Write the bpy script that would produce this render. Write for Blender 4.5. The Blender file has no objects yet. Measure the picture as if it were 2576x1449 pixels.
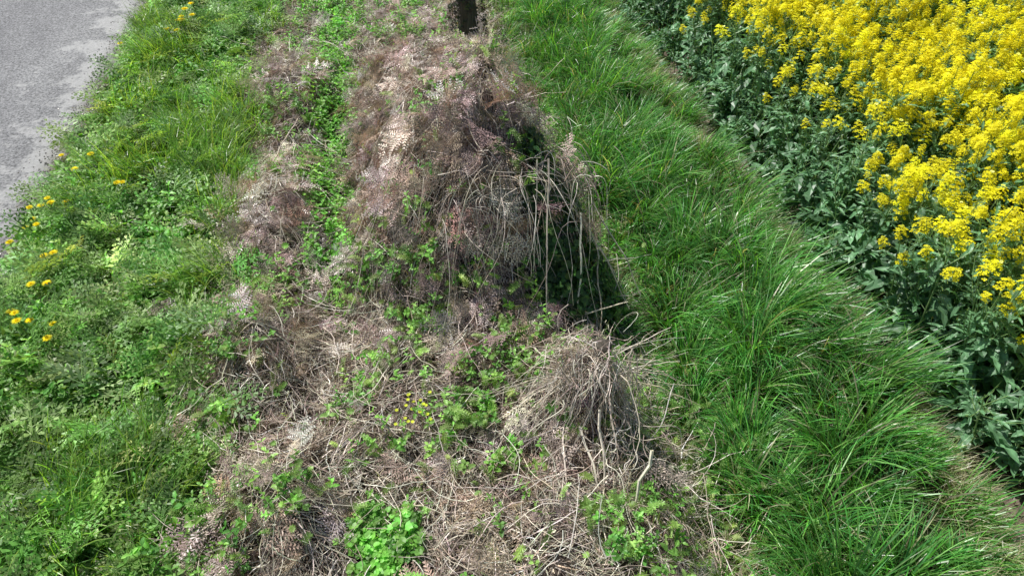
import bpy, math, numpy as np
from mathutils import Vector
rng=np.random.default_rng(7)
U=rng.uniform
D=bpy.data
scene=bpy.context.scene
scene.view_settings.view_transform='Standard'
scene.view_settings.look='None'
scene.view_settings.exposure=0
# ------------------------------------------------------------------ noise
_tab=np.random.default_rng(3).random((256,256))
def vn(x,y):
    xi=np.floor(x).astype(int);yi=np.floor(y).astype(int)
    fx=x-xi;fy=y-yi;fx=fx*fx*(3-2*fx);fy=fy*fy*(3-2*fy)
    a=_tab[xi&255,yi&255];b=_tab[(xi+1)&255,yi&255];c=_tab[xi&255,(yi+1)&255];d=_tab[(xi+1)&255,(yi+1)&255]
    return (a*(1-fx)+b*fx)*(1-fy)+(c*(1-fx)+d*fx)*fy
def fbm(x,y,s=1.0,o=0.0,n=3):
    r=0;a=.5;t=0
    for i in range(n):
        r=r+a*vn(x*s+o+17.3*i,y*s-o+9.1*i);t+=a;a*=.5;s*=2.1
    return r/t
def ss(a,b,x):
    t=np.clip((x-a)/(b-a),0,1);return t*t*(3-2*t)
def gs(x,y,cx,cy,rx,ry): return np.exp(-((x-cx)/rx)**2-((y-cy)/ry)**2)
ROADX=-2.66
def road_edge(y): return ROADX+.12*(fbm(y*0+3.3,y,2.2,5)-.5)+.09*(fbm(y*0+1.1,y,9,8)-.5)
_hy=np.array([-5,0,1.2,2.2,2.5,2.68,2.92,3.1,3.9,4.8,5.3,5.8,7.0,9,40])
_hh=np.array([.18,.2,.26,.22,.26,.52,1.05,1.08,.90,.68,.44,.2,.15,.12,.1])
def H(x,y):
    x=np.asarray(x,float);y=np.asarray(y,float)
    on=ss(0,.35,x-road_edge(y))
    z=on*(.03+.09*(fbm(x,y,1.7,2)-.35))
    yy=y+.25*(x-.5)*ss(3.6,3.0,y)+.2*(fbm(x,y,3,33)-.5)
    hh=np.interp(yy,_hy,_hh)
    cr=.52+.10*np.sin(y*1.3)
    xx=x+.2*(fbm(x,y,2.5,31)-.5)
    prof=ss(-.46,cr,xx)**.6*ss(1.14,cr+.14,xx)
    z=z+hh*prof*(.66+.68*fbm(x,y,3.1,11))
    lump=gs(x,y,-.82,5.6,.25,.75)+gs(x,y,-.88,3.9,.24,.55)+.8*gs(x,y,-.92,2.75,.22,.3)+.9*gs(x,y,-.72,1.7,.3,.4)
    z=z+.30*lump
    d=np.hypot((x-.74),(y-1.95)*.9);z=z+.36*np.exp(-(d/.15)**2)
    d=np.hypot((x-.5),(y-4.0));z=z+.16*np.exp(-(d/.22)**2)
    d=np.hypot((x-.05),(y-5.5));z=z+.28*np.exp(-(d/.35)**2)
    d=np.hypot((x+.2),(y-2.1));z=z+.10*np.exp(-(d/.3)**2)
    z=z+.07*np.exp(-((x-1.9)/.5)**2)*(.5+fbm(x,y,1.5,40))
    z=z-.08*ss(2.35,2.6,x)
    z=z+on*.10*(fbm(x,y,5,6)-.5)
    return z
def nrmz(v): return v/np.sqrt((v*v).sum(-1,keepdims=True)+1e-18)
def N_(x,y):
    e=.03
    gx=(H(x+e,y)-H(x-e,y))/(2*e);gy=(H(x,y+e)-H(x,y-e))/(2*e)
    return nrmz(np.stack([-gx,-gy,np.ones_like(gx)],-1))
# ------------------------------------------------------------------ masks
def xjit(x,y): return x+.36*(fbm(x,y,1.3,50)-.5)+.34*(fbm(x,y,5,60)-.5)
def m_verge(x,y): return ss(-1.08,-1.42,xjit(x,y)-.14*ss(3.0,2.0,y))*(x>road_edge(y)+.02)
def m_grass(x,y): return ss(1.02,1.28,xjit(x,y))*ss(2.50,2.38,x+.22*(fbm(x,y,2,9)-.5))
def m_trough(x,y):
    xj=x+.16*(fbm(x,y,1.3,50)-.5)+.12*(fbm(x,y,5,60)-.5);return ss(-.76,-.66,xj)*ss(-.30,-.40,xj)*ss(3.0,3.4,y)
def m_far(x,y): return ss(6.3,7.2,y+.8*(fbm(x,y,1.5,66)-.5))*ss(.75,.45,x)
def m_centre(x,y): return np.clip(1-m_verge(x,y)-m_grass(x,y),0,1)*(x>road_edge(y)+.05)*(x<2.2)
def m_brown(x,y): return m_centre(x,y)*(1-.93*m_trough(x,y))*(1-.7*m_far(x,y))
def greenp(x,y):
    g=gs(x,y,-.02,2.75,.12,.5)+.9*gs(x,y,-.3,3.15,.18,.22)+.9*gs(x,y,.37,2.12,.2,.14)+.8*gs(x,y,.1,1.98,.16,.14)+.8*gs(x,y,.4,1.72,.2,.1)+gs(x,y,-.27,1.8,.1,.16)
    g=g+.8*gs(x,y,.75,3.45,.25,.2)+.8*gs(x,y,.88,4.6,.2,.9)+.4*gs(x,y,.25,1.35,.12,.1)+.8*gs(x,y,1.0,2.55,.2,.4)+.7*gs(x,y,.3,3.9,.15,.12)+.6*gs(x,y,.1,2.9,.25,.15)
    g=g+.5*gs(x,y,-.95,3.25,.2,.15)+.5*gs(x,y,-1.0,4.8,.2,.25)+.5*gs(x,y,-1.15,2.2,.12,.5)
    return np.clip(g*(.35+1.2*ss(.38,.6,fbm(x,y,5,131)))+.65*ss(.58,.68,fbm(x,y,3.0,130)),0,1)
# ------------------------------------------------------------------ materials
def newmat(n):
    m=D.materials.new(n);m.use_nodes=True;nt=m.node_tree;nt.nodes.clear()
    return m,nt,nt.nodes,nt.links
def leafmat(name,trans=.35,rough=.45,spec=.5,tcol=(1.25,1.2,.5),nsc=30):
    m,nt,N,L=newmat(name)
    o=N.new('ShaderNodeOutputMaterial');at=N.new('ShaderNodeAttribute');at.attribute_name='Col'
    g=N.new('ShaderNodeTexCoord');no=N.new('ShaderNodeTexNoise');no.inputs['Scale'].default_value=nsc;no.inputs['Detail'].default_value=3
    L.new(g.outputs['Object'],no.inputs['Vector'])
    mr=N.new('ShaderNodeMapRange');mr.inputs['From Min'].default_value=.3;mr.inputs['From Max'].default_value=.7
    mr.inputs['To Min'].default_value=.65;mr.inputs['To Max'].default_value=1.35;L.new(no.outputs['Fac'],mr.inputs['Value'])
    mx=N.new('ShaderNodeVectorMath');mx.operation='SCALE';L.new(at.outputs['Color'],mx.inputs[0]);L.new(mr.outputs[0],mx.inputs['Scale'])
    p=N.new('ShaderNodeBsdfPrincipled');p.inputs['Roughness'].default_value=rough;p.inputs['Specular IOR Level'].default_value=spec
    L.new(mx.outputs[0],p.inputs['Base Color'])
    t=N.new('ShaderNodeBsdfTranslucent');m2=N.new('ShaderNodeVectorMath');m2.operation='MULTIPLY';m2.inputs[1].default_value=tcol
    L.new(mx.outputs[0],m2.inputs[0]);L.new(m2.outputs[0],t.inputs['Color'])
    s=N.new('ShaderNodeMixShader');s.inputs[0].default_value=trans
    L.new(p.outputs[0],s.inputs[1]);L.new(t.outputs[0],s.inputs[2]);L.new(s.outputs[0],o.inputs[0])
    return m
M_grass=leafmat('grass_blade',.45,.34,.8,(1.6,1.5,.6))
M_leaf=leafmat('green_leaf',.38,.45,.5,(1.6,1.45,.6))
M_dead=leafmat('dead_plant',.12,.40,.7,(1.2,1.05,.8))
M_rape=leafmat('rapeseed_plant_surface',.25,.42,.55,(1.4,1.4,.6))
M_petal=leafmat('yellow_petal',.42,.6,.2,(1.05,1.0,.8))
# ------------------------------------------------------------------ mesh builder
def mkmesh(name,V,Q,C,mats,mi=None,smooth=False):
    V=np.ascontiguousarray(V,dtype=np.float32);Q=np.ascontiguousarray(Q,dtype=np.int32)
    me=D.meshes.new(name);me.vertices.add(len(V));me.vertices.foreach_set('co',V.ravel())
    me.loops.add(Q.size);me.loops.foreach_set('vertex_index',Q.ravel())
    me.polygons.add(len(Q));me.polygons.foreach_set('loop_start',np.arange(0,Q.size,4,dtype=np.int32))
    for m in mats: me.materials.append(m)
    if mi is not None: me.polygons.foreach_set('material_index',np.ascontiguousarray(mi,dtype=np.int32))
    me.polygons.foreach_set('use_smooth',np.full(len(Q),smooth))
    me.update(calc_edges=True)
    if C is not None:
        a=me.attributes.new('Col','FLOAT_COLOR','POINT')
        c=np.ones((len(V),4),np.float32);c[:,:3]=C;a.data.foreach_set('color',c.ravel())
    return me
def mkobj(name,me):
    o=D.objects.new(name,me);scene.collection.objects.link(o);return o
class Acc:
    def __init__(s): s.V=[];s.Q=[];s.C=[];s.M=[];s.n=0
    def add(s,V,Q,C,mi=0):
        V=np.asarray(V,float);Q=np.asarray(Q,int);C=np.broadcast_to(np.asarray(C,float),(len(V),3))
        s.V.append(V);s.Q.append(Q+s.n);s.C.append(C)
        s.M.append(np.broadcast_to(np.asarray(mi),(len(Q),)));s.n+=len(V)
    def get(s): return np.concatenate(s.V),np.concatenate(s.Q),np.concatenate(s.C),np.concatenate(s.M)
    def obj(s,name,mats,smooth=False):
        V,Q,C,M=s.get();print(name,len(Q));return mkobj(name,mkmesh(name,V,Q,C,mats,M,smooth))
def basis(az,up):
    f=np.stack([np.cos(az),np.sin(az),np.zeros_like(az)],-1)
    u=nrmz(up);f=nrmz(f-u*(f*u).sum(-1,keepdims=True))
    return np.stack([f,np.cross(u,f),u],-1)
def inst(acc,proto,P,R,S,C):
    V,Q,c,M=proto;n=len(P)
    if n==0:return
    S=np.asarray(S)
    W=np.einsum('nij,vj->nvi',R,V)*S[:,None,None]+P[:,None,:]
    CC=np.clip(c[None]*C[:,None,:],0,1)
    Qn=Q[None]+(np.arange(n)*len(V))[:,None,None]
    acc.add(W.reshape(-1,3),Qn.reshape(-1,4),CC.reshape(-1,3),np.tile(M,n))
def insts(acc,protos,P,R,S,C):
    k=rng.integers(0,len(protos),len(P))
    for i,p in enumerate(protos):
        m=k==i;inst(acc,p,P[m],R[m],S[m],C[m])
def scatter(n,x0,x1,y0,y1,f):
    x=U(x0,x1,n);y=U(y0,y1,n);k=rng.random(n)<f(x,y);return x[k],y[k]
def colmix(n,cols,jit=.15):
    cols=np.array(cols);i=rng.integers(0,len(cols),n);c=cols[i]
    return c*(1+U(-jit,jit,(n,1)))*(1+U(-jit*.5,jit*.5,(n,3)))
def ground3(x,y,dz=0): return np.stack([x,y,H(x,y)+dz],-1)
def blades(acc,P,h,w,az,t0,t1,cb,ct,seg=5,mi=0):
    n=len(P);c=np.zeros((n,seg+1,3));c[:,0]=P
    for i in range(seg):
        th=t0+t1*((i+.5)/seg)**1.4
        st=np.stack([np.sin(th)*np.cos(az),np.sin(th)*np.sin(az),np.cos(th)],-1)*(h/seg)[:,None]
        c[:,i+1]=c[:,i]+st
    t=np.linspace(0,1,seg+1);pr=(.75+.5*t)*(1-t**2.5)+.03
    a2=az+math.pi/2+U(-.9,.9,n)
    side=np.stack([np.cos(a2),np.sin(a2),U(-.3,.3,n)],-1)
    off=side[:,None,:]*(w[:,None]*pr[None])[...,None]*.5
    V=np.stack([c-off,c+off],2).reshape(-1,3)
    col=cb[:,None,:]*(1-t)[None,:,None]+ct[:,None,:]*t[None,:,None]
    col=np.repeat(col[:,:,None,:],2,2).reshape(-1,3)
    b=(np.arange(n)*(seg+1)*2)[:,None]+np.arange(seg)[None]*2
    Q=np.stack([b,b+1,b+3,b+2],-1).reshape(-1,4)
    acc.add(V,Q,np.clip(col,0,1),mi)
def strands(acc,C,w,col,tube=False,mi=0,taper=.6):
    n,S,_=C.shape
    T=nrmz(np.gradient(C,axis=1))
    r=rng.normal(size=(n,1,3));r[...,2]+=1.0
    s=nrmz(np.cross(T,np.broadcast_to(r,T.shape)))
    u=np.cross(s,T);pr=(w[:,None]*(1-(1-taper)*np.linspace(0,1,S))[None])[...,None]*.5
    K=4 if tube else 2
    ring=[s*pr,u*pr,-s*pr,-u*pr] if tube else [-s*pr,s*pr]
    V=np.stack([C+q for q in ring],2).reshape(-1,3)
    cc=np.repeat(col,S*K,0)
    b=(np.arange(n)*S*K)[:,None]+np.arange(S-1)[None]*K
    qs=[]
    for k in range(K if tube else 1):
        k2=(k+1)%K;qs.append(np.stack([b+k,b+k2,b+K+k2,b+K+k],-1).reshape(-1,4))
    acc.add(V,np.concatenate(qs),np.clip(cc,0,1),mi)
def mats_strands(acc,x,y,L,w,az,lift,col,S=6,curl=1.0,tube=False,rise=.35):
    n=len(x);C=np.zeros((n,S,3));a=az.copy();px=x.copy();py=y.copy();k=U(-curl,curl,n)
    l0=lift;sl=U(-.25,rise,n);bow=U(0,.35,n)
    for i in range(S):
        t=i/(S-1)
        C[:,i,0]=px;C[:,i,1]=py;C[:,i,2]=H(px,py)+l0+L*(sl*.4*t+bow*t*(1-t))+U(-.003,.003,n)
        a=a+k/S+U(-.3,.3,n);px=px+np.cos(a)*L/S;py=py+np.sin(a)*L/S
    strands(acc,C,w,col,tube)
# ------------------------------------------------------------------ protos
def P_leaf(L=1,W=.5,fold=.15,droop=.3,n=4,serr=0.0,base=.05,wave=0.0,col=(1,1,1),lobes=0):
    t=np.linspace(0,1,n+1);wd=W*.5*np.sin(np.pi*np.clip(t*.93+.05,0,1))**.75
    wd[-1]=.01*W
    if lobes: wd=wd*(1+.45*np.cos(np.arange(n+1)*np.pi))
    wd[0]=base*W
    if serr: wd=wd*(1+serr*np.cos(np.arange(n+1)*np.pi))
    x=t*L;z=-droop*L*t**2+.12*L*t
    m=np.stack([x,0*x,z],-1);zz=z+fold*wd*2
    wv=wave*W*np.sin(np.arange(n+1)*2.1)
    l=np.stack([x,wd,zz+wv],-1);r=np.stack([x,-wd,zz-wv],-1)
    V=np.concatenate([l,m,r]);k=n+1;Q=[]
    for i in range(n): Q+=[[k+i,k+i+1,i+1,i],[2*k+i,2*k+i+1,k+i+1,k+i]]
    C=np.ones((3*k,3));C[k:2*k]*=1.15
    return V,np.array(Q),C*np.array(col)
def rotz(a): c,s=math.cos(a),math.sin(a);return np.array([[c,-s,0],[s,c,0],[0,0,1.]])
def roty(a): c,s=math.cos(a),math.sin(a);return np.array([[c,0,s],[0,1,0],[-s,0,c]])
def rotx(a): c,s=math.cos(a),math.sin(a);return np.array([[1,0,0],[0,c,-s],[0,s,c]])
def put(acc,pr,R,p,s=1,col=(1,1,1),mi=0):
    V,Q,C=pr;acc.add((V*s)@R.T+np.asarray(p),Q,C*np.array(col),mi)
def tube(acc,pts,r0,r1,col,mi=0):
    C=np.array(pts,float)[None];strands(acc,C,np.array([r0*2]),np.array([col],float),True,mi,r1/r0)
def P_frond(L=.3,np_=12,nn=6,tri=False,ang=1.15,curl=.02,droop=.25,rcol=(1,1,1),pw=.3,thin=.42,miss=0):
    a=Acc();t=np.linspace(0,1,7);bw=U(-.3,.3)
    def cen(t): return np.array([t*L,L*bw*t*t,L*(.15*t-droop*t*t)])
    tube(a,[cen(q) for q in t],.0017,.0006,rcol)
    for i in range(np_):
        tt=.12+.86*i/np_
        ln=L*pw*((1-tt)*1.25+.06 if tri else (math.sin(math.pi*min(1,tt*.8+.22))**.8))
        for sgn in(1,-1):
            if U()<miss: continue
            an=sgn*(ang+U(-.15,.15)-miss*U(0,1.2));o=cen(tt);el=U(-.35,.25)
            d=np.array([math.cos(an),math.sin(an),el]);sd=np.array([-math.sin(an),math.cos(an),U(-.3,.3)])
            k=max(2,int(nn*(ln/(L*pw))))
            sag=U(-.3,.1);pc=U(.6,1.25)
            for j in range(k):
                q=(j+.6)/k;b=o+d*ln*q+np.array([0,0,sag*ln*q*q]);pl=ln*.28*(1-q*.75);wid=ln/k*thin
                for s2 in(1,-1):
                    dd=sd*s2*pl+d*pl*.5+np.array([0,0,U(-curl,curl)*5*pl])
                    mid=b+dd*.4
                    a.add([b-d*wid*.5,mid-d*wid*.6,b+dd,mid+d*wid*.6],[[0,1,2,3]],np.ones(3)*U(.75,1.2)*pc)
            e=o+d*ln+np.array([0,0,sag*ln]);w=.0015
            a.add([o-[0,w,0],o+[0,w,0],e+[0,w*.5,0],e-[0,w*.5,0]],[[0,1,2,3]],(1.3,1.3,1.3))
    return a.get()
brack=[P_frond(U(.20,.34),10,7,curl=.05,droop=U(-.1,.5),thin=.46,miss=.18,pw=.34) for _ in range(8)]
pars=[]
for _ in range(5):
    a=Acc();f=P_frond(.17,6,5,True,.95,.06,.25,pw=.62,thin=.5)
    a.add(f[0]@roty(-.35).T+[.02,0,.06],f[1],f[2]);tube(a,[[0,0,0],[.008,0,.03],[.02,0,.06]],.0015,.001,(.9,1,.7));pars.append(a.get())
def P_nettle(h,lv,ls):
    a=Acc();tube(a,[[0,0,0],[.005,.004,h*.5],[0,.002,h]],.0018,.001,(.9,.9,.7))
    for i in range(lv):
        t=(i+1)/lv;l=ls*(1.15-.65*t);
        for s in(0,1):
            an=i*math.pi/2+s*math.pi+U(-.25,.25)
            put(a,P_leaf(l,l*.56,.18,.35,5,.16),rotz(an)@roty(-.15-.5*t*U(.5,1.3)),[0,0,h*t],1,np.ones(3)*(.8+.35*t))
    return a.get()
nett=[P_nettle(U(.07,.16),rng.integers(3,6),U(.045,.06)) for _ in range(6)]
def P_cleav(h):
    a=Acc();pts=[[.12*h*(q*q*3),.0,h*(q-.2*q*q)] for q in np.linspace(0,1,5)];tube(a,pts,.001,.0007,(1,1,.8))
    for i in range(6):
        q=.2+.8*i/5;c=np.array([.12*h*(q*q*3),0,h*(q-.2*q*q)]);l=.02*(1.2-.4*q)
        for k in range(7):
            an=k*2*math.pi/7+i;d=np.array([math.cos(an),math.sin(an),.35]);s=np.array([-math.sin(an),math.cos(an),0])*.0028
            a.add([c,c+d*l*.6-s,c+d*l,c+d*l*.6+s],[[0,1,2,3]],np.ones(3)*U(.85,1.15))
    return a.get()
clea=[P_cleav(U(.08,.16)) for _ in range(4)]
def P_round(k,r):
    a=Acc()
    for i in range(k):
        an=U(0,6.28);R=U(.01,r);h=U(.015,.06);c=np.array([math.cos(an)*R,math.sin(an)*R,h]);s=U(.008,.018)
        ph=np.arange(8)*math.pi/4
        ring=np.stack([np.cos(ph)*s,np.sin(ph)*s*.95,U(-.15,.15,8)*s+.15*s],-1);ring[0]*=.45
        Rm=rotz(an)@rotx(U(-.5,.5))@roty(U(-.5,.6))
        V=np.concatenate([[[0,0,0]],ring])@Rm.T+c
        a.add(V,[[0,1,2,3],[0,3,4,5],[0,5,6,7],[0,7,8,1]],np.ones(3)*U(.8,1.2))
        tube(a,[[0,0,0],list(c*[.5,.5,.7]),list(c)],.0007,.0006,(1,1,.8))
    return a.get()
rnd=[P_round(12,.055) for _ in range(5)]
def P_broad(k,L,W,lob):
    a=Acc()
    for i in range(k):
        put(a,P_leaf(L*U(.6,1.2),L*W,.2,U(.3,.9),8,.05*(1-lob),.12,.06,lobes=lob),rotz(i*6.28/k+U(-.4,.4))@roty(-U(.3,1.0)),[0,0,0],1,np.ones(3)*U(.8,1.2))
    return a.get()
broad=[P_broad(6,.13,.24,1) for _ in range(4)]
plain=[P_broad(7,.11,.3,0) for _ in range(4)]
# ------------------------------------------------------------------ ground
def axis(lo,hi,st,far):
    c=np.arange(lo,hi+1e-6,st);o=[];d=st
    v=hi
    while v<far: d*=1.35;v+=d;o.append(v)
    p=[];d=st;v=lo
    while v>-far: d*=1.35;v-=d;p.append(v)
    return np.concatenate([p[::-1],c,o])
gx=axis(-3.4,4.2,.035,400);gy=axis(-.2,10.5,.04,400)
X,Y=np.meshgrid(gx,gy,indexing='ij');Z=H(X,Y)
nx,ny=X.shape;idx=np.arange(nx*ny).reshape(nx,ny)
Q=np.stack([idx[:-1,:-1],idx[1:,:-1],idx[1:,1:],idx[:-1,1:]],-1).reshape(-1,4)
xf,yf=X.ravel(),Y.ravel()
b=m_brown(xf,yf)[:,None];tr=np.clip(m_verge(xf,yf)+m_grass(xf,yf)+m_trough(xf,yf),0,1)[:,None]
soil=np.array([.16,.125,.10]);brn=np.array([.075,.06,.05]);grn=np.array([.035,.05,.018])
C=soil*(1-np.clip(b+tr,0,1))+brn*b+grn*tr
far=((xf>9)|(yf>13))[:,None]&(xf>2.7)[:,None]
C=np.where(far,np.array([.35,.33,.04]),C)
C=np.where((xf<-6.7)[:,None],np.array([.07,.12,.03]),C)
m,nt,N,L=newmat('verge_ground')
o=N.new('ShaderNodeOutputMaterial');p=N.new('ShaderNodeBsdfPrincipled');p.inputs['Roughness'].default_value=.95;p.inputs['Specular IOR Level'].default_value=.15
at=N.new('ShaderNodeAttribute');at.attribute_name='Col';tc=N.new('ShaderNodeTexCoord')
n1=N.new('ShaderNodeTexNoise');n1.inputs['Scale'].default_value=22;n1.inputs['Detail'].default_value=8;n1.inputs['Roughness'].default_value=.7
L.new(tc.outputs['Object'],n1.inputs['Vector'])
mr=N.new('ShaderNodeMapRange');mr.inputs['From Min'].default_value=.3;mr.inputs['From Max'].default_value=.7;mr.inputs['To Min'].default_value=.35;mr.inputs['To Max'].default_value=1.7
L.new(n1.outputs['Fac'],mr.inputs['Value']);sc=N.new('ShaderNodeVectorMath');sc.operation='SCALE';L.new(at.outputs['Color'],sc.inputs[0]);L.new(mr.outputs[0],sc.inputs['Scale'])
L.new(sc.outputs[0],p.inputs['Base Color']);bp=N.new('ShaderNodeBump');bp.inputs['Strength'].default_value=.8;bp.inputs['Distance'].default_value=.02
L.new(n1.outputs['Fac'],bp.inputs['Height']);L.new(bp.outputs[0],p.inputs['Normal']);L.new(p.outputs[0],o.inputs[0])
mkobj('ground',mkmesh('ground',np.stack([xf,yf,Z.ravel()],-1),Q,C,[m],None,True))
# road
m,nt,N,L=newmat('worn_asphalt')
o=N.new('ShaderNodeOutputMaterial');p=N.new('ShaderNodeBsdfPrincipled');p.inputs['Roughness'].default_value=.8;p.inputs['Specular IOR Level'].default_value=.35
tc=N.new('ShaderNodeTexCoord')
def noise(s,d=4,r=.6,sc3=None):
    n=N.new('ShaderNodeTexNoise');n.inputs['Scale'].default_value=s;n.inputs['Detail'].default_value=d;n.inputs['Roughness'].default_value=r
    if sc3:
        mp=N.new('ShaderNodeMapping');mp.inputs['Scale'].default_value=sc3;L.new(tc.outputs['Object'],mp.inputs[0]);L.new(mp.outputs[0],n.inputs['Vector'])
    else: L.new(tc.outputs['Object'],n.inputs['Vector'])
    return n
def ramp(src,stops):
    r=N.new('ShaderNodeValToRGB');e=r.color_ramp.elements
    e[0].position,e[0].color=stops[0][0],(*stops[0][1],1);e[1].position,e[1].color=stops[-1][0],(*stops[-1][1],1)
    for s in stops[1:-1]:
        q=e.new(s[0]);q.color=(*s[1],1)
    L.new(src,r.inputs[0]);return r
def mix(f,a,b,typ='MIX'):
    x=N.new('ShaderNodeMix');x.data_type='RGBA';x.blend_type=typ
    if isinstance(f,float): x.inputs[0].default_value=f
    else: L.new(f,x.inputs[0])
    L.new(a,x.inputs[6]);L.new(b,x.inputs[7]);return x.outputs[2]
base=ramp(noise(1.3,5,.6,(1,.35,1)).outputs['Fac'],[(.3,(.19,.19,.195)),(.7,(.31,.31,.31))])
spk=ramp(noise(45,6,.9).outputs['Fac'],[(.38,(.2,.2,.2)),(.48,(.9,.9,.9)),(.62,(1.8,1.8,1.8))])
c1=mix(1.0,base.outputs[0],spk.outputs[0],'MULTIPLY')
sx=N.new('ShaderNodeSeparateXYZ');L.new(tc.outputs['Object'],sx.inputs[0])
mr=N.new('ShaderNodeMapRange');mr.inputs['From Min'].default_value=-3.8;mr.inputs['From Max'].default_value=-2.9;mr.inputs['To Min'].default_value=-.10;mr.inputs['To Max'].default_value=.10;L.new(sx.outputs[0],mr.inputs['Value'])
pn=noise(3.0,12,.8);ad=N.new('ShaderNodeMath');ad.operation='ADD';L.new(pn.outputs['Fac'],ad.inputs[0]);L.new(mr.outputs[0],ad.inputs[1])
pm=ramp(ad.outputs[0],[(.54,(0,0,0)),(.60,(1,1,1))])
pale=N.new('ShaderNodeRGB');pale.outputs[0].default_value=(.58,.575,.56,1)
pm2=N.new('ShaderNodeMath');pm2.operation='MULTIPLY';pm2.inputs[1].default_value=.6;L.new(pm.outputs[0],pm2.inputs[0])
c2=mix(pm2.outputs[0],c1,pale.outputs[0])
mr2=N.new('ShaderNodeMapRange');mr2.inputs['From Min'].default_value=-2.88;mr2.inputs['From Max'].default_value=-2.66;L.new(sx.outputs[0],mr2.inputs['Value'])
dn=noise(9,6,.7);mm=N.new('ShaderNodeMath');mm.operation='MULTIPLY';L.new(mr2.outputs[0],mm.inputs[0]);L.new(dn.outputs['Fac'],mm.inputs[1])
dirt=N.new('ShaderNodeRGB');dirt.outputs[0].default_value=(.12,.11,.07,1)
dm=N.new('ShaderNodeMath');dm.operation='MULTIPLY';dm.use_clamp=True;dm.inputs[1].default_value=1.6;L.new(mm.outputs[0],dm.inputs[0])
c3=mix(dm.outputs[0],c2,dirt.outputs[0])
L.new(c3,p.inputs['Base Color'])
bp=N.new('ShaderNodeBump');bp.inputs['Strength'].default_value=1;bp.inputs['Distance'].default_value=.012
L.new(noise(45,6,.85).outputs['Fac'],bp.inputs['Height']);L.new(bp.outputs[0],p.inputs['Normal']);L.new(p.outputs[0],o.inputs[0])
ys=np.concatenate([np.linspace(-200,-2,30),np.linspace(-1.9,12,280),np.linspace(12.5,250,40)])
xs=np.array([-6.6,-5.5,-4.5,-3.6,-3.0,-2.60]);X,Y=np.meshgrid(xs,ys,indexing='ij')
nx,ny=X.shape;idx=np.arange(nx*ny).reshape(nx,ny)
Q=np.stack([idx[:-1,:-1],idx[1:,:-1],idx[1:,1:],idx[:-1,1:]],-1).reshape(-1,4)
mkobj('road',mkmesh('road',np.stack([X.ravel(),Y.ravel(),np.full(X.size,.005)],-1),Q,None,[m],None,True))
cube=np.array([[x,y,z] for x in(-1,1) for y in(-1,1) for z in(-1,1)],float)*.5
cq=np.array([[0,1,3,2],[4,6,7,5],[0,4,5,1],[2,3,7,6],[0,2,6,4],[1,5,7,3]])
gp=[(cube*U(.6,1.1,(8,3)),cq,np.ones((8,3)),np.zeros(6,int)) for _ in range(6)]
n=7000;y=U(-.5,12,n);x=road_edge(y)+.03-np.abs(rng.normal(0,.12,n));P=np.stack([x,y,np.maximum(H(x,y),.005)+.001],-1)
a=Acc();up=np.tile([0,0,1.],(n,1))+rng.normal(0,.3,(n,3))
insts(a,gp,P,basis(U(0,6.28,n),up),U(.003,.012,n),colmix(n,[(.3,.29,.27),(.2,.19,.18),(.42,.4,.37),(.2,.16,.12)]))
a.obj('gravel',[M_dead])
# ------------------------------------------------------------------ right-hand grass strip
def spread(k,lo=.55,hi=1.5): return (lo+(hi-lo)*rng.random((k,1))**1.5)
a=Acc()
tcx=U(.9,2.6,420);tcy=U(-.2,13,420);tch=U(.6,1.35,420);tcc=U(.5,1.3,420)
def near_t(x,y):
    best=np.full(len(x),9.);bi=np.zeros(len(x),int)
    for i in range(len(tcx)):
        d=np.hypot(x-tcx[i],y-tcy[i]);m=d<best;best[m]=d[m];bi[m]=i
    return bi,best
x,y=scatter(78000,1.0,2.6,-.1,13,lambda x,y:m_grass(x,y)*(.6+.4*(y<7.5)));k=len(x)
bi,bd=near_t(x,y)
pull=.45*(tcx[bi]<2.4);x=x+(tcx[bi]-x)*pull;y=y+(tcy[bi]-y)*pull
az=np.arctan2(y-tcy[bi],x-tcx[bi])+rng.normal(0,.6,k)
az=np.where(rng.random(k)<.3,fbm(x,y,1.6,80,2)*9-1.2+rng.normal(0,.5,k),az)
out=ss(1.9,2.3,x);az=np.where(rng.random(k)<out*.8,rng.normal(-.25,.45,k),az)
h=.31*(.5+.9*fbm(x,y,2.0,70))*U(.5,1.3,k)*tch[bi]*(.55+.55*ss(1.0,1.5,x))*(1-.2*out)
g=colmix(k,[(.15,.50,.085),(.20,.56,.09),(.11,.40,.09),(.30,.62,.15)],.2)
yel=(rng.random(k)<.08)[:,None];g=np.where(yel,np.array([.62,.58,.38]),g)
br=((.8+.5*fbm(x,y,5,75))*(.5+.5*tcc[bi]))[:,None]*spread(k,.5,1.55)
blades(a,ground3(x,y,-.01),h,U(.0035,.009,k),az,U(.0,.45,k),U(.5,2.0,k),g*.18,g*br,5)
x,y=scatter(36000,.85,2.45,-.1,12,lambda x,y:m_grass(x,y)*.3+.6*ss(.85,1.1,x)*ss(1.7,1.2,x));k=len(x)
g=colmix(k,[(.5,.46,.27),(.62,.56,.38),(.30,.48,.13),(.36,.54,.16)])
blades(a,ground3(x,y,-.01),U(.08,.22,k),U(.002,.0045,k),U(0,6.28,k),U(.1,.9,k),U(.5,1.8,k),g*.55,g,4)
n=11000;y=U(-.2,12,n);x=2.35+rng.normal(0,.06,n)+.22*(.5-fbm(n*0+2.3,y,2,9))
g=colmix(n,[(.58,.56,.36),(.68,.64,.46),(.34,.52,.16)])
blades(a,ground3(x,y),U(.12,.26,n),U(.002,.0045,n),rng.normal(-.2,.6,n),U(.3,.9,n),U(.6,1.7,n),g*.55,g,5)
a.obj('grass_strip',[M_grass])
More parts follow.
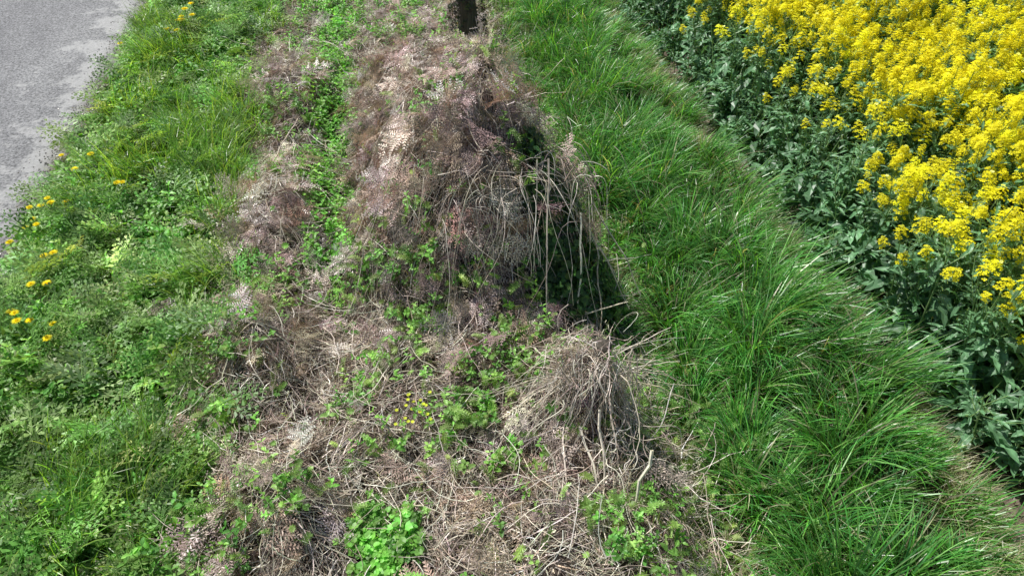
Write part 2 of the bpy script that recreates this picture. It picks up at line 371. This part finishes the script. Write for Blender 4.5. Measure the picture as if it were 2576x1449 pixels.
# ------------------------------------------------------------------ left verge grass
a=Acc()
def dv(x,y):
    c=fbm(x,y,1.9,90);return np.clip(m_verge(x,y)*(.08+1.3*ss(.44,.58,c)),0,1)
x,y=scatter(58000,-2.8,-.7,.8,13,dv);k=len(x);cl=fbm(x,y,1.9,90)
near=ss(0,.3,x-road_edge(y))
h=(.04+.23*near)*(.25+1.5*ss(.4,.75,cl))*U(.5,1.3,k)
g=colmix(k,[(.33,.60,.09),(.26,.55,.08),(.46,.66,.14),(.17,.42,.065)],.2)
az=fbm(x,y,2.6,95,2)*10+rng.normal(0,.9,k)
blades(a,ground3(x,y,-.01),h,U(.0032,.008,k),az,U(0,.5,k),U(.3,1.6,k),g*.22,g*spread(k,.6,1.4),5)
x,y=scatter(36000,-1.5,1.2,.8,12,lambda x,y:m_centre(x,y)*(.6*greenp(x,y)+.3*ss(.5,.66,fbm(x,y,2.4,97))+.03+.45*ss(-.9,-1.2,x)));k=len(x)
g=colmix(k,[(.30,.52,.11),(.40,.54,.17),(.58,.53,.31),(.66,.60,.42)],.2)
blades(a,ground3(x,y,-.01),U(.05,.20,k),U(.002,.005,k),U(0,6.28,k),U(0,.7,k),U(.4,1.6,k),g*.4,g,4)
n=6000;y=U(.5,12,n);x=road_edge(y)+U(-.05,.14,n);g=colmix(n,[(.34,.48,.10),(.5,.45,.25),(.25,.42,.08)])
blades(a,ground3(x,y),U(.02,.08,n),U(.002,.0045,n),rng.normal(3.14,1.2,n),U(.2,.9,n),U(.3,1.2,n),g*.6,g,4)
a.obj('verge_grass',[M_grass])
# ------------------------------------------------------------------ herbs
def herb(acc,protos,n,box,dens,sc,cols,align=.5,tilt=.25,dz=0.,jit=.2):
    x,y=scatter(n,*box,dens);k=len(x)
    up=N_(x,y)*align+np.array([0,0,1-align])+rng.normal(0,tilt,(k,3))*[1,1,.3]
    insts(acc,protos,ground3(x,y,dz+U(-.01,.03,k)),basis(U(0,6.28,k),up),U(*sc,k),colmix(k,cols,jit)*spread(k,.6,1.3))
GR=[(.22,.48,.09),(.16,.40,.075),(.32,.56,.15)]
a=Acc()
herb(a,pars,3800,(-2.6,-.8,.8,12),lambda x,y:np.clip(m_verge(x,y)*(.12+1.1*ss(.42,.56,fbm(x,y,1.4,110))),0,1)*ss(.05,.3,x-road_edge(y)),(.9,1.8),[(.29,.50,.14),(.22,.43,.11),(.40,.58,.22)],.3,.35,.03,.3)
a.obj('cow_parsley',[M_leaf])
a=Acc()
herb(a,nett,5600,(-2.5,-.8,.8,12),lambda x,y:m_verge(x,y)*(.1+ss(.44,.58,fbm(x,y,1.2,120)))*ss(.1,.5,x-road_edge(y)),(.7,1.6),GR,.3,.35,.03,.3)
herb(a,nett,5600,(-1.0,.6,2.8,12),lambda x,y:np.clip(m_trough(x,y)+.6*m_far(x,y),0,1),(.6,1.3),[(.21,.53,.085),(.29,.60,.12)],.4,.3,.02)
def dheap(x,y): return m_brown(x,y)*(.9*greenp(x,y)+.035)
herb(a,nett,8500,(-1.2,1.2,.8,9),dheap,(.45,1.0),GR,.6,.35,.07)
a.obj('nettles',[M_leaf])
a=Acc()
herb(a,clea,3200,(.75,1.6,.5,8),lambda x,y:.9*ss(.85,1.0,x)*ss(1.6,1.2,x),(.6,1.1),[(.36,.54,.15),(.28,.48,.13),(.44,.56,.24)],.5,.5,.01)
herb(a,clea,4500,(-1.2,1.1,.8,7),dheap,(.6,1.2),[(.36,.54,.16),(.28,.48,.13)],.6,.5,.07)
herb(a,clea,900,(.7,1.8,.6,2.1),lambda x,y:.8*ss(1.8,1.4,x)*ss(.42,.55,fbm(x,y,3,133)),(.7,1.2),[(.32,.5,.15),(.26,.46,.12)],.6,.5,.03)
a.obj('cleavers',[M_leaf])
a=Acc()
herb(a,rnd,1700,(-2.6,-.8,.8,11),lambda x,y:m_verge(x,y)*.7,(.9,1.7),GR,.4,.3,.03)
herb(a,rnd,1000,(-1.2,1.1,.8,8),lambda x,y:m_trough(x,y)*.8+dheap(x,y)*.4,(.7,1.3),GR,.5,.3,.05)
herb(a,rnd,150,(-.47,-.1,1.3,1.68),lambda x,y:np.hypot(x+.29,y-1.48)<.16,(.8,1.3),[(.28,.6,.12),(.22,.52,.1)],.4,.3,.07)
herb(a,rnd,520,(.62,1.15,2.55,3.1),lambda x,y:.8+0*x,(1.,1.6),[(.06,.14,.045),(.08,.19,.05)],.9,.3,.02)
a.obj('ground_ivy',[M_leaf])
a=Acc()
herb(a,broad,480,(-2.65,-1.1,.8,10),lambda x,y:m_verge(x,y)*.8,(.6,1.3),[(.24,.5,.09),(.33,.55,.13)],.4,.2,.02)
herb(a,plain,480,(-2.65,-1.0,.8,10),lambda x,y:m_verge(x,y)*.8,(.6,1.4),[(.24,.48,.1),(.35,.54,.16)],.4,.3,.04)
a.obj('dock_leaves',[M_leaf])
# ------------------------------------------------------------------ dead bracken, stems, litter
a=Acc()
def dbr(x,y):
    ridge=ss(2.5,3.0,y)*ss(-.4,-.25,x)
    left=gs(x,0*y,-.88,0,.26,1)
    return np.clip(m_brown(x,y)*(.12+.75*ridge+.6*left+.6*ss(.48,.58,fbm(x,y,1.3,140)))*(.15+.85*ss(.36,.46,fbm(x,y,3.4,141))),0,1)*(1-.85*ss(.78,.95,x))*(1-.75*greenp(x,y))
x,y=scatter(12500,-1.35,1.1,.7,9,dbr);k=len(x);print('bracken',k)
nrm=N_(x,y);az=np.arctan2(nrm[:,1],nrm[:,0])+rng.normal(0,1.0,k)
up=nrm+rng.normal(0,.45,(k,3))
cols=colmix(k,[(.54,.42,.35),(.40,.305,.26),(.64,.52,.43),(.22,.165,.145),(.52,.37,.26),(.78,.68,.57),(.46,.35,.31)],.25)
insts(a,brack,ground3(x,y,U(.0,.11,k)),basis(az,up),U(.4,1.0,k),cols)
a.obj('dead_bracken',[M_dead])
a=Acc()
x,y=scatter(120000,-1.6,1.35,.6,10,lambda x,y:np.clip(m_brown(x,y)*(.5+.5*ss(.35,.55,fbm(x,y,3.5,151)))*(1-.2*dbr(x,y))+.08*(x>-1.5),0,1)*.8);k=len(x)
nrm=N_(x,y);az=np.arctan2(nrm[:,1],nrm[:,0])+rng.normal(0,.9,k)
az=np.where(rng.random(k)<.4,fbm(x,y,3,153,2)*12,az)
pt=fbm(x,y,1.8,150)[:,None]
cd=colmix(k,[(.50,.40,.33),(.30,.23,.195),(.62,.51,.42)],.25);cs=colmix(k,[(.80,.72,.57),(.63,.54,.41),(.9,.84,.70)],.2)
pick=rng.random((k,1))<.2+ss(.38,.60,pt)*.75
mats_strands(a,x,y,U(.05,.28,k),U(.0015,.005,k),az,U(0,.10,k),np.where(pick,cs,cd)*spread(k,.5,1.2),6,1.8,rise=.7)
x,y=scatter(7500,-1.5,1.15,.7,9,lambda x,y:m_brown(x,y)*(.35+.65*ss(.45,.62,fbm(x,y,1.8,150))));k=len(x)
nrm=N_(x,y);az=np.arctan2(nrm[:,1],nrm[:,0])+rng.normal(0,.9,k)
mats_strands(a,x,y,U(.15,.5,k),U(.002,.0055,k),az,U(.04,.13,k),colmix(k,[(.8,.72,.58),(.9,.84,.72),(.62,.52,.42),(.36,.28,.23)],.12),8,1.1,True,rise=.6)
def drape(n,c,z,az0,sp,rad,wid,up_=.06,spr=.1):
    S=10;az=rng.normal(az0,sp,n);r=U(*rad,n)*U(.5,1,n);C=np.zeros((n,S,3));cx=c[0]+rng.normal(0,spr,n);cy=c[1]+rng.normal(0,spr,n);k=rng.normal(0,.6,n)
    zt=z-U(0,.3,n)**1.5;bow=up_*U(-.3,1.6,n);pw=U(1.1,2.4,n);wob=U(-.03,.03,(n,3));te=U(.45,1,n)
    for i in range(S):
        t=i/(S-1)*te;rr=r*(t**.8);ph=t*9
        px=cx+np.cos(az+k*t)*rr+wob[:,0]*np.sin(ph+wob[:,2]*99);py=cy+np.sin(az+k*t)*rr+wob[:,1]*np.cos(ph)
        e=H(cx+np.cos(az+k)*r,cy+np.sin(az+k)*r)
        zz=zt+(e-zt)*(t**pw)+bow*np.sin(math.pi*t)
        C[:,i,0]=px;C[:,i,1]=py;C[:,i,2]=np.maximum(zz,H(px,py)+.03)
    strands(a,C,U(*wid,n),colmix(n,[(.8,.72,.58),(.9,.84,.72),(.54,.44,.36),(.36,.28,.23)],.12),True)
drape(160,(.50,3.0),1.12,-1.5,1.1,(.15,.6),(.002,.0045),.08,.18)
drape(45,(.75,3.0),1.05,-.8,.6,(.3,.6),(.003,.0065),.12,.12)
drape(170,(.3,3.1),1.0,-2.2,1.0,(.2,.6),(.002,.004),.05,.18)
drape(150,(.72,1.93),.78,-1.9,1.0,(.06,.4),(.002,.0055),.03,.08)
drape(120,(.74,1.75),.5,-1.7,.9,(.1,.5),(.002,.0055),.03,.14)
drape(90,(.70,1.95),.72,2.8,.8,(.15,.5),(.002,.0045),.03,.08)
drape(120,(.5,4.0),1.05,-1.3,1.3,(.1,.5),(.002,.004),.05,.18)
drape(110,(.45,4.8),.85,-1.3,1.6,(.1,.5),(.002,.004),.05,.25)
def stick(p,q,w,bend=.03):
    p=np.array(p,float);q=np.array(q,float);t=np.linspace(0,1,7)[:,None]
    C=p+(q-p)*t+np.array([0,0,1])*bend*np.sin(t*3.14)+rng.normal(0,.005,(7,3))
    strands(a,C[None],np.array([w]),colmix(1,[(.78,.7,.53),(.88,.81,.66)],.1),True)
for i in range(44):
    s=U(-1,1);stick([.76+U(-.15,.15),1.98+U(-.1,.08),.42+U(-.1,.15)],[1.12+.2*U(-1,1),2.05+.25*s,.40+.2*s+U(-.1,.05)],U(.002,.0065))
for i in range(26): stick([.7,1.98,.5+U(-.1,.1)],[.3+U(-.15,.25),2.0+U(-.25,.15),.40+U(-.1,.05)],U(.002,.005))
for p,q,w in [([.88,2.78,.85],[.84,2.50,.32],.015),([.72,2.85,1.15],[.62,2.35,.3],.010),([.66,2.85,1.15],[.57,2.5,.25],.009),
              ([.86,1.45,.62],[.72,1.3,.1],.015),([.62,1.7,.5],[.68,1.25,.18],.014),([.75,1.75,.6],[.80,1.35,.15],.011),([.55,1.75,.45],[.5,1.3,.2],.009),([.70,1.7,.6],[.66,1.3,.15],.011),
              ([.60,3.5,1.2],[.66,3.3,.9],.011),([1.0,2.80,.6],[.94,2.42,.3],.009),([-.92,4.45,.3],[-.72,4.7,.5],.011),([.9,2.85,.8],[1.15,2.55,.3],.010),([1.0,3.0,.75],[1.22,2.6,.35],.009),([.8,2.5,.35],[1.1,2.5,.42],.010),([.72,1.3,.1],[.75,1.0,.15],.009),([1.2,1.6,.1],[1.32,1.75,.3],.007)]:
    stick(p,q,w,U(0,.05))
a.obj('dead_stems',[M_dead])
a=Acc()
fl=(np.array([[0,0,0],[.5,-.3,.12],[1,0,-.05],[.5,.3,.2]],float),np.array([[0,1,2,3]]),np.ones((4,3)),np.zeros(1,int))
herb(a,[fl],50000,(-1.7,1.3,.6,10),lambda x,y:m_brown(x,y)*.8,(.006,.024),[(.44,.34,.26),(.6,.49,.38),(.26,.2,.165),(.74,.65,.51)],.9,.5,.01)
herb(a,[fl],16000,(2.3,3.8,-.2,9),lambda x,y:.8+0*x,(.008,.03),[(.3,.23,.15),(.46,.39,.27),(.18,.14,.09)],.9,.4,.006)
a.obj('leaf_litter',[M_dead])
# ------------------------------------------------------------------ fence posts
m,nt,N,L=newmat('weathered_wood')
o=N.new('ShaderNodeOutputMaterial');p=N.new('ShaderNodeBsdfPrincipled');p.inputs['Roughness'].default_value=.9;tc=N.new('ShaderNodeTexCoord')
nn=noise(7,8,.7,(6,6,.8));r=ramp(nn.outputs['Fac'],[(.3,(.03,.024,.018)),(.5,(.1,.085,.065)),(.75,(.2,.18,.15))]);L.new(r.outputs[0],p.inputs['Base Color'])
bp=N.new('ShaderNodeBump');bp.inputs['Strength'].default_value=1;bp.inputs['Distance'].default_value=.012;L.new(nn.outputs['Fac'],bp.inputs['Height']);L.new(bp.outputs[0],p.inputs['Normal']);L.new(p.outputs[0],o.inputs[0])
M_wood=m
def post(x,y,z0,h,r,tx,ty):
    K=14;rings=[(0,1.25),(.12,1.12),(.4,1.0),(.75,.96),(.96,.93),(.995,.85),(1.0,.4),(1.0,.02)];V=[];Q=[]
    for i,(t,s) in enumerate(rings):
        for k in range(K):
            an=2*math.pi*k/K;rr=r*s*(1+.10*math.sin(3*an+1)+U(-.05,.05))
            V.append([rr*math.cos(an)+tx*t*h,rr*math.sin(an)+ty*t*h,t*h+ (U(-.006,.006) if t>.9 else 0)])
    for i in range(len(rings)-1):
        for k in range(K):
            k2=(k+1)%K;Q.append([i*K+k,i*K+k2,(i+1)*K+k2,(i+1)*K+k])
    ob=mkobj('fence_post',mkmesh('fence_post',np.array(V),np.array(Q),None,[M_wood],None,True));ob.location=(x,y,z0)
post(.74,6.0,.05,1.25,.088,-.06,0)
post(.76,1.93,.0,.74,.045,.02,.03)
post(.63,3.12,.0,1.02,.05,0,.0)
post(.68,9.9,.0,1.2,.08,.03,0)
a=Acc();n=300;z=U(.0,1.0,n)**1.7;an=U(0,6.28,n);rr=.10+.17*(1-z)**2
P=np.stack([.74-.06*z+np.cos(an)*rr,6.0+np.sin(an)*rr,.12+z],-1)
up=np.stack([np.cos(an),np.sin(an),.5+0*an],-1);insts(a,rnd,P,basis(an+1,up),U(.4,.8,n),colmix(n,[(.05,.07,.035),(.12,.1,.08),(.07,.10,.04)],.2))
a.obj('ivy',[M_leaf])
# ------------------------------------------------------------------ dandelions
def dandelion_mesh(i):
    a=Acc();h=U(.14,.20);tp=np.array([U(-.03,.03),U(-.03,.03),h])
    tube(a,[[0,0,0],list(tp*[.3,.3,.5]),list(tp)],.0022,.0018,(.3,.36,.12),0)
    for L_,nf,R0,el in((0,34,.023,.05),(1,28,.019,.35),(2,20,.013,.8),(3,10,.007,1.2)):
        for k in range(nf):
            an=2*math.pi*k/nf+U(-.05,.05)+L_*.3;e=el+U(-.1,.1);R0_=R0*U(.88,1.08)
            d=np.array([math.cos(an)*math.cos(e),math.sin(an)*math.cos(e),math.sin(e)*.7]);s=np.array([-math.sin(an),math.cos(an),0])*.0019
            a.add([tp,tp+d*R0_*.6-s,tp+d*R0_,tp+d*R0_*.6+s],[[0,1,2,3]],np.array([.98,.86,.02])*U(.92,1.02),1)
    for k in range(6):
        put(a,P_leaf(.14*U(.7,1.2),.035,.2,.5,10,0,.15,.05,lobes=1),rotz(k*1.05+U(-.3,.3))@roty(-U(.3,.7)),[0,0,0],1,(.24,.5,.09),0)
    V,Q,C,M=a.get();return mkmesh('dandelion',V,Q,C,[M_leaf,M_petal],M)
dm_=[dandelion_mesh(i) for i in range(6)]
dl=[(-2.23,3.13),(-2.15,3.14),(-2.07,3.08),(-2.20,3.08),(-2.26,3.17),(-1.95,2.90),(-2.22,3.39),(-2.14,3.37),(-2.50,4.22),(-2.44,4.25),(-2.46,4.12),(-2.38,4.2),(-2.42,4.33),(-2.52,4.1),
 (-2.25,3.67),(-2.2,3.7),(-2.54,3.9),(-2.0,4.4),(-1.94,4.39),(-2.32,4.68),(-2.27,4.93),(-2.53,4.98),(-1.98,7.17),(-2.05,7.2),(-1.9,7.15),(-1.95,7.28),(-2.08,7.1),(-1.88,7.25),(-2.0,7.05),(-2.37,7.94),(-2.3,8.0),(-1.9,7.6),(-2.5,6.9),(-2.4,4.05),(-2.3,4.3)]
for i,(x,y) in enumerate(dl):
    o=mkobj('dandelion',dm_[i%6]);o.location=(x,y,float(H(x,y))+.06);o.rotation_euler=(0,0,U(0,6.28));s=U(1.05,1.35)*(1.3 if y>7 else 1);o.scale=(s,s,s)
a=Acc()
for i in range(18):
    c=np.array([-.10+U(-.10,.10),2.03+U(-.08,.08),0]);c[2]=float(H(c[0],c[1]))+U(.11,.17)
    tube(a,[[c[0],c[1],c[2]-.1],[c[0]+.004,c[1],c[2]-.05],list(c)],.001,.0008,(.2,.3,.06),0)
    for k in range(8):
        an=k*math.pi/4+i;d=np.array([math.cos(an),math.sin(an),.25])*.75;s=np.array([-math.sin(an),math.cos(an),0])*.0027
        a.add([c,c+d*.008-s,c+d*.014,c+d*.008+s],[[0,1,2,3]],(.85,.95,.08),1)
a.obj('celandine',[M_leaf,M_petal])
# ------------------------------------------------------------------ rapeseed
def raceme(a,p,d,sc,nf):
    d=np.array(d,float);d/=np.linalg.norm(d);hh=.06*sc
    x=np.cross(d,[.3,1,.1]);x/=np.linalg.norm(x);yv=np.cross(d,x)
    for i in range(nf):
        q=i/nf;an=i*2.4+U(-.3,.3);R=.033*sc*(1-.55*q)*U(.6,1.15)
        rad=x*math.cos(an)+yv*math.sin(an)
        o=p+d*hh*(q*1.0-.1)+rad*R
        nrm=d*(.6+.4*q)+rad*(.6-.4*q)+np.array([-.15,.15,.4]);nrm/=np.linalg.norm(nrm)
        e=np.cross(nrm,[.2,.3,1]);e/=np.linalg.norm(e)+1e-9;f=np.cross(nrm,e);r=.0112*sc;c0=U(0,1.5);col=np.array([.99,.91,.025])*U(.92,1.0)
        for k in range(4):
            an2=c0+k*math.pi/2;dd=e*math.cos(an2)+f*math.sin(an2);s=-e*math.sin(an2)+f*math.cos(an2)
            a.add([o,o+dd*r*.8-s*r*.5+nrm*r*.2,o+dd*r*1.1+nrm*r*U(-.1,.3),o+dd*r*.8+s*r*.5+nrm*r*.2],[[0,1,2,3]],col,1)
    for i in range(7):
        an=i*2.4;R=.006*sc;o=p+d*(hh*1.0)+(x*math.cos(an)+yv*math.sin(an))*R;r=.0035*sc
        a.add([o-x*r,o-yv*r,o+x*r+d*r,o+yv*r+d*r],[[0,1,2,3]],(.8,.82,.1),0)
    for i in range(7):
        an=i*1.3;o=p-d*(.015+.014*i)*sc;e=o+(x*math.cos(an)+yv*math.sin(an))*.035*sc+d*.025*sc;w=x*.0011
        a.add([o-w,o+w,e+w,e-w],[[0,1,2,3]],(.38,.5,.15),0)
def rape(h,nb,fl=1.0,leafy=1.0):
    a=Acc();lx,ly=U(-.08,.08,2);LC=np.array([.12,.25,.12])
    def cen(t): return np.array([lx*t*t,ly*t*t,h*t])
    tube(a,[cen(t) for t in np.linspace(0,1,6)],.006,.0022,(.28,.42,.17),0)
    if fl>0: raceme(a,cen(1.),[lx,ly,1],1.15,int(26*fl))
    for i in range(nb):
        t=U(.4,.85);an=i*2.4+U(-.4,.4);o=cen(t);rr=U(.06,.19);ht=(h*(1.0-U(.0,.25)))-o[2]
        e=o+np.array([math.cos(an)*rr,math.sin(an)*rr,max(.08,ht)]);mid=(o+e)/2+np.array([math.cos(an),math.sin(an),-.5])*.02
        tube(a,[o,mid,e],.003,.0015,(.26,.42,.15),0)
        if fl>0: raceme(a,e,[math.cos(an)*.35,math.sin(an)*.35,1],U(.7,1.15),int(22*fl))
        else:
            for k in range(8): put(a,P_leaf(.02,.008,.1,.1,1),rotz(k)@roty(-1.1),e,1,(.38,.5,.14),0)
        for _ in range(2): put(a,P_leaf(U(.05,.09),.020,.15,.4,4,0,.3,.05),rotz(an+U(-1,1))@roty(-U(.1,.9)),o+(mid-o)*U(0,1),1,LC*U(.9,1.6),0)
        put(a,P_leaf(U(.04,.07),.014,.15,.4,3,0,.3,.05),rotz(an+U(-1,1))@roty(-U(.1,.8)),mid,1,LC*U(.9,1.5),0)
    for i in range(int(16*leafy)):
        t=U(.08,.8);an=i*2.4+U(-.5,.5);l=(.135*(1-.7*t)+.02)*U(.6,1.25)
        st=cen(t);pl=l*.5;d=np.array([math.cos(an)*.8,math.sin(an)*.8,.5]);e=st+d*pl
        tube(a,[st,st+d*pl*.5,e],.002,.0016,(.3,.44,.2),0)
        put(a,P_leaf(l,l*U(.36,.48),.18,U(.3,1.2),7,.22,.15,.16),rotz(an+U(-.4,.4))@roty(-U(-.3,.9))@rotx(U(-.6,.6)),e,1,LC*U(.6,1.5),0)
    return a.get()
tall=[rape(U(.92,1.12),rng.integers(7,11)) for _ in range(9)]
mid=[rape(U(.62,.9),rng.integers(2,5),.7,1.1) for _ in range(5)]
midg=[rape(U(.6,.85),rng.integers(4,7),0,1.1) for _ in range(4)]
low=[rape(U(.35,.55),rng.integers(3,5),0,1.1) for _ in range(5)]
a=Acc()
def rp(protos,n,f,x0,x1,y0,y1,sc):
    x,y=scatter(n,x0,x1,y0,y1,f);k=len(x)
    up=np.array([0,0,1.])+rng.normal(0,.09,(k,3));up[:,0]-=.08*ss(3.3,2.8,x)
    insts(a,protos,ground3(x,y),basis(U(0,6.28,k),up),U(*sc,k),np.ones((k,3))*U(.85,1.15,(k,1)))
ej=lambda x,y:x+.22*(fbm(x,y,1.2,160)-.5)+.12*(fbm(x,y,4,161)-.5)
rp(tall,2700,lambda x,y:(.15*ss(2.8,2.95,ej(x,y))+.85*ss(3.05,3.4,ej(x,y)))*(.55+.45*ss(.36,.52,fbm(x,y,2.2,170))),2.75,9.0,-.2,9.8,(.86,1.08))
rp(mid,300,lambda x,y:ss(2.72,2.88,ej(x,y))*ss(3.6,3.2,ej(x,y)),2.6,3.7,-.3,10,(.85,1.15))
rp(midg,340,lambda x,y:ss(2.68,2.8,ej(x,y))*ss(3.5,3.2,ej(x,y)),2.6,3.7,-.3,10,(.8,1.1))
rp(low,520,lambda x,y:ss(2.56,2.66,ej(x,y))*ss(3.3,2.95,ej(x,y))*(.4+.6*ss(.38,.5,fbm(x,y,2,165))),2.5,3.5,-.3,10,(.6,1.1))
a.obj('rapeseed_field',[M_rape,M_petal])
# ------------------------------------------------------------------ light, world, camera
sv=Vector((-.48,.56,1.08)).normalized()
l=D.lights.new('sun','SUN');l.energy=5;l.angle=math.radians(.5);l.color=(1,.97,.92)
o=D.objects.new('sun',l);scene.collection.objects.link(o);o.rotation_euler=sv.to_track_quat('Z','Y').to_euler()
w=D.worlds.new('World');scene.world=w;w.use_nodes=True;nt=w.node_tree
sk=nt.nodes.new('ShaderNodeTexSky');sk.sky_type='NISHITA';sk.sun_disc=False
sk.sun_elevation=math.asin(sv.z);sk.sun_rotation=math.atan2(sv.x,sv.y)
bg=nt.nodes['Background'];bg.inputs[1].default_value=.08;nt.links.new(sk.outputs[0],bg.inputs[0])
c=D.cameras.new('camera');c.lens=24;c.sensor_width=36;c.clip_end=1500;c.clip_start=.05
o=D.objects.new('camera',c);scene.collection.objects.link(o);o.location=(0,0,3.0)
o.rotation_euler=(math.radians(47),0,math.radians(-10.5));scene.camera=o
